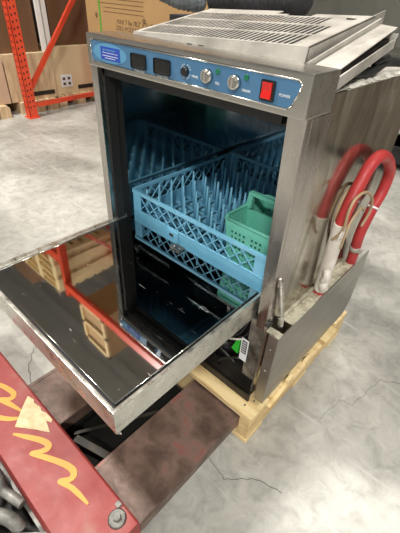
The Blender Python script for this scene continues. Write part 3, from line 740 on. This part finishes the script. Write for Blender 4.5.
text('printed_text', 'MAX 7 lbs 78.2" x 31.4"', .044, front(-1.74, by-.001, .868), INK, CBB)
text('printed_text', '278.5 MODULE SIZE', .044, front(-1.78, by-.001, .825), INK, CBB)
o = thing('wooden_pallet', (-1.7, 1.95, 0), 'pallet hidden low beneath the tall tan cardboard box', 'pallet')
t = MB(); t.box(bx0, bx1, by, by+.9, .09, .11); part(t, 'deck', WOOD, o)
for x in (bx0, -1.6, bx1-.1): t = MB(); t.box(x, x+.1, by, by+.9, 0, .09); part(t, 'runner', WOOD, o)

# things stored high on the racking, mirrored in the open door
def high_pallet(x, y, z, label, sx=1.0, sy=1.0):
    o = thing('wooden_pallet', (x, y, z), label, 'pallet', 'pallets high on the racking')
    t = MB()
    for k in range(7): t.box(x-sx/2, x+sx/2, y-sy/2+k*sy/6.6, y-sy/2+k*sy/6.6+.1, z+.10, z+.12)
    part(t, 'deck', WOOD, o)
    for k in range(3): t = MB(); xx = x-sx/2+k*(sx-.09)/2; t.box(xx, xx+.09, y-sy/2, y+sy/2, z, z+.10); part(t, 'runner', WOOD, o)
for k, w_ in enumerate(('lowest', 'second', 'third', 'fourth', 'topmost')):
    high_pallet(-3.62+.02*(k % 2), 1.555, 2.872+k*.1215, w_+' pallet of the high stack mirrored in the open door', 1.0, 1.0)
o = thing('framed_crate', (-2.3, 1.5, 3.25), 'framed tan crate high on the racking, mirrored in the open door', 'crate')
t = MB(); t.box(-2.55, -2.05, 1.06, 2.05, 3.242, 3.95); part(t, 'body', CARD, o)
t = MB()
for x in (-2.56, -2.09): t.box(x, x+.05, 1.03, 1.06, 3.242, 3.96)
for z in (3.25, 3.58, 3.91): t.box(-2.56, -2.04, 1.03, 1.06, z, z+.05)
part(t, 'frame', WOODY, o)
o = thing('brown_carton', (-4.75, 1.5, 2.875), 'brown carton on the high left bay beams beside the pallet stack', 'carton')
t = MB(); t.box(-5.3, -4.2, 1.1, 2.0, 2.875, 4.0, 0, .005); part(t, 'body', BROWN, o)

# ------------------------------------------------------------------ cloths behind the lid
def lump(name, pts, rad, M, label, cat, ridges=0, ramp=.12):
    t = MB(); P = pts
    t.tube(P, rad, 18, sub=0); o = t.build(name, M); tag(o, label, cat)
    return o
def ridged(path, r, n, amp, seg=20, flat=.7, M=None, parent=None, name='fold'):
    t = MB(); b = bmesh.new(); A = [Vector(p) for p in path]; rings = []
    for i in range(n+1):
        s = i/n*(len(A)-1); k = min(int(s), len(A)-2); p = A[k].lerp(A[k+1], s-k)
        d = (A[min(k+1, len(A)-1)]-A[k]).normalized(); sx = d.cross(Vector((0, 0, 1))).normalized(); sz = sx.cross(d)
        e = min(1, math.sqrt(max(0, 1-(1-min(1, i/n*5))**2))+.15) * min(1, math.sqrt(max(0, 1-(1-min(1, (1-i/n)*5))**2))+.15)
        rr = r*e*(1+amp*math.sin(i*1.6)+random.uniform(-.02, .02))
        rings.append([b.verts.new(p+(sx*math.cos(a*2*math.pi/seg)+sz*math.sin(a*2*math.pi/seg)*flat)*rr) for a in range(seg)])
    for X, Y in zip(rings, rings[1:]):
        for k in range(seg): f = b.faces.new((X[k], X[(k+1) % seg], Y[(k+1) % seg], Y[k])); f.smooth = True
    b.faces.new(rings[0][::-1]); b.faces.new(rings[-1]); t.add(b)
    o = t.build(name, M, parent); return o
random.seed(4)
# shelf the cloths lie on: a second flat carton stack right behind the machine
o = thing('flat_carton', (-.02, .86, 0), 'low dark carton stack close behind the dishwasher', 'carton')
t = MB(); t.box(-.42, .12, .61, .80, 0, 1.022, 0, .006); part(t, 'body', DARKCLOTH, o)
g = ridged([(-.37, .52, 1.10), (-.34, .53, 1.09), (-.30, .55, 1.075), (-.26, .58, 1.07), (-.235, .62, 1.07)], .047, 48, .05, M=GREYCLOTH, name='grey_knit_bundle')
tag(g, 'grey ribbed cloth bundle lying behind the vent lid at top', 'cloth')
g = ridged([(-.24, .68, 1.075), (-.10, .66, 1.085), (.05, .66, 1.09), (.17, .66, 1.095)], .07, 60, .05, M=DARKCLOTH, name='black_cloth_bundle')
tag(g, 'black ribbed cloth bundle lying behind the vent lid beside the grey one', 'cloth')

# dark bin far right behind
BN = thing('black_crate', (.1, 2.75, 0), 'small black crate on the floor behind the hoses at right edge', 'crate')
t = MB(); t.box(.0, .42, 2.6, 2.95, .06, .19, 0, .005); part(t, 'body', BLACK, BN)
t = MB(); t.box(-.02, .44, 2.58, 2.97, .17, .19, 0, .004); part(t, 'rim', BLACK, BN)
for x in (.03, .37):
    t = MB(); t.box(x, x+.03, 2.6, 2.95, 0, .06); part(t, 'skid', GREYMET, BN)

DC = thing('added_dark_cabinet', (1.25, 2.7, 0), 'unseen dark brown cabinet added right of the dishwasher to darken its side reflection', 'cabinet')  # added out of view so the side panel reflects something dark
CABM = mat('added_cabinet_brown', (.15, .125, .10), .55)
t = MB(); t.box(.50, 2.1, 2.5, 3.2, .08, .78, 0, .01); part(t, 'body', CABM, DC)
for x0_ in (.52, 1.31):
    t = MB(); t.box(x0_, x0_+.77, 2.48, 2.5, .10, .76, 0, .003); dd = part(t, 'door', CABM, DC)
    t = MB(); t.bar((x0_+(.70 if x0_ < 1 else .07), 2.46, .45), (x0_+(.70 if x0_ < 1 else .07), 2.46, .60), .012, .015); part(t, 'handle', CHROME, dd)
t = MB(); t.box(.52, 2.08, 2.52, 3.18, 0, .08); part(t, 'plinth', BLACK, DC)

# cracks in the slab
crack([(.579, -.187), (.642, -.197), (.664, -.202), (.69, -.17), (.738, -.135), (.80, -.12)], .0013)
crack([(-.16, -.33), (-.132, -.361), (-.073, -.403), (-.017, -.424)], .0025)
crack([(.768, .153), (.787, .276), (.825, .287), (.856, .459), (.916, .494)], .0008)
o = ck.build('floor_crack', CRACK); tag(o, kind='structure')

# high bay lamps
for k, (x, y, z) in enumerate(LIGHTS):
    o = thing('bay_lamp', (x, y, z), ['high bay lamp behind the dishwasher', 'high bay lamp right of the dishwasher', 'high bay lamp front left', 'high bay lamp front right'][k]+' under the ceiling', 'lamp')
    t = MB(); t.box(x-.62, x+.62, y-.27, y+.27, z, z+.08, 0, .01); part(t, 'housing', STRIPW, o)
    t = MB(); t.box(x-.6, x+.6, y-.25, y+.25, z-.012, z-.001); part(t, 'lens', LAMP, o)
    t = MB(); t.cyl((x-.4, y, z+.08), (x-.4, y, 6.94), .006, seg=8); t.cyl((x+.4, y, z+.08), (x+.4, y, 6.94), .006, seg=8); part(t, 'hanger', STEEL, o)
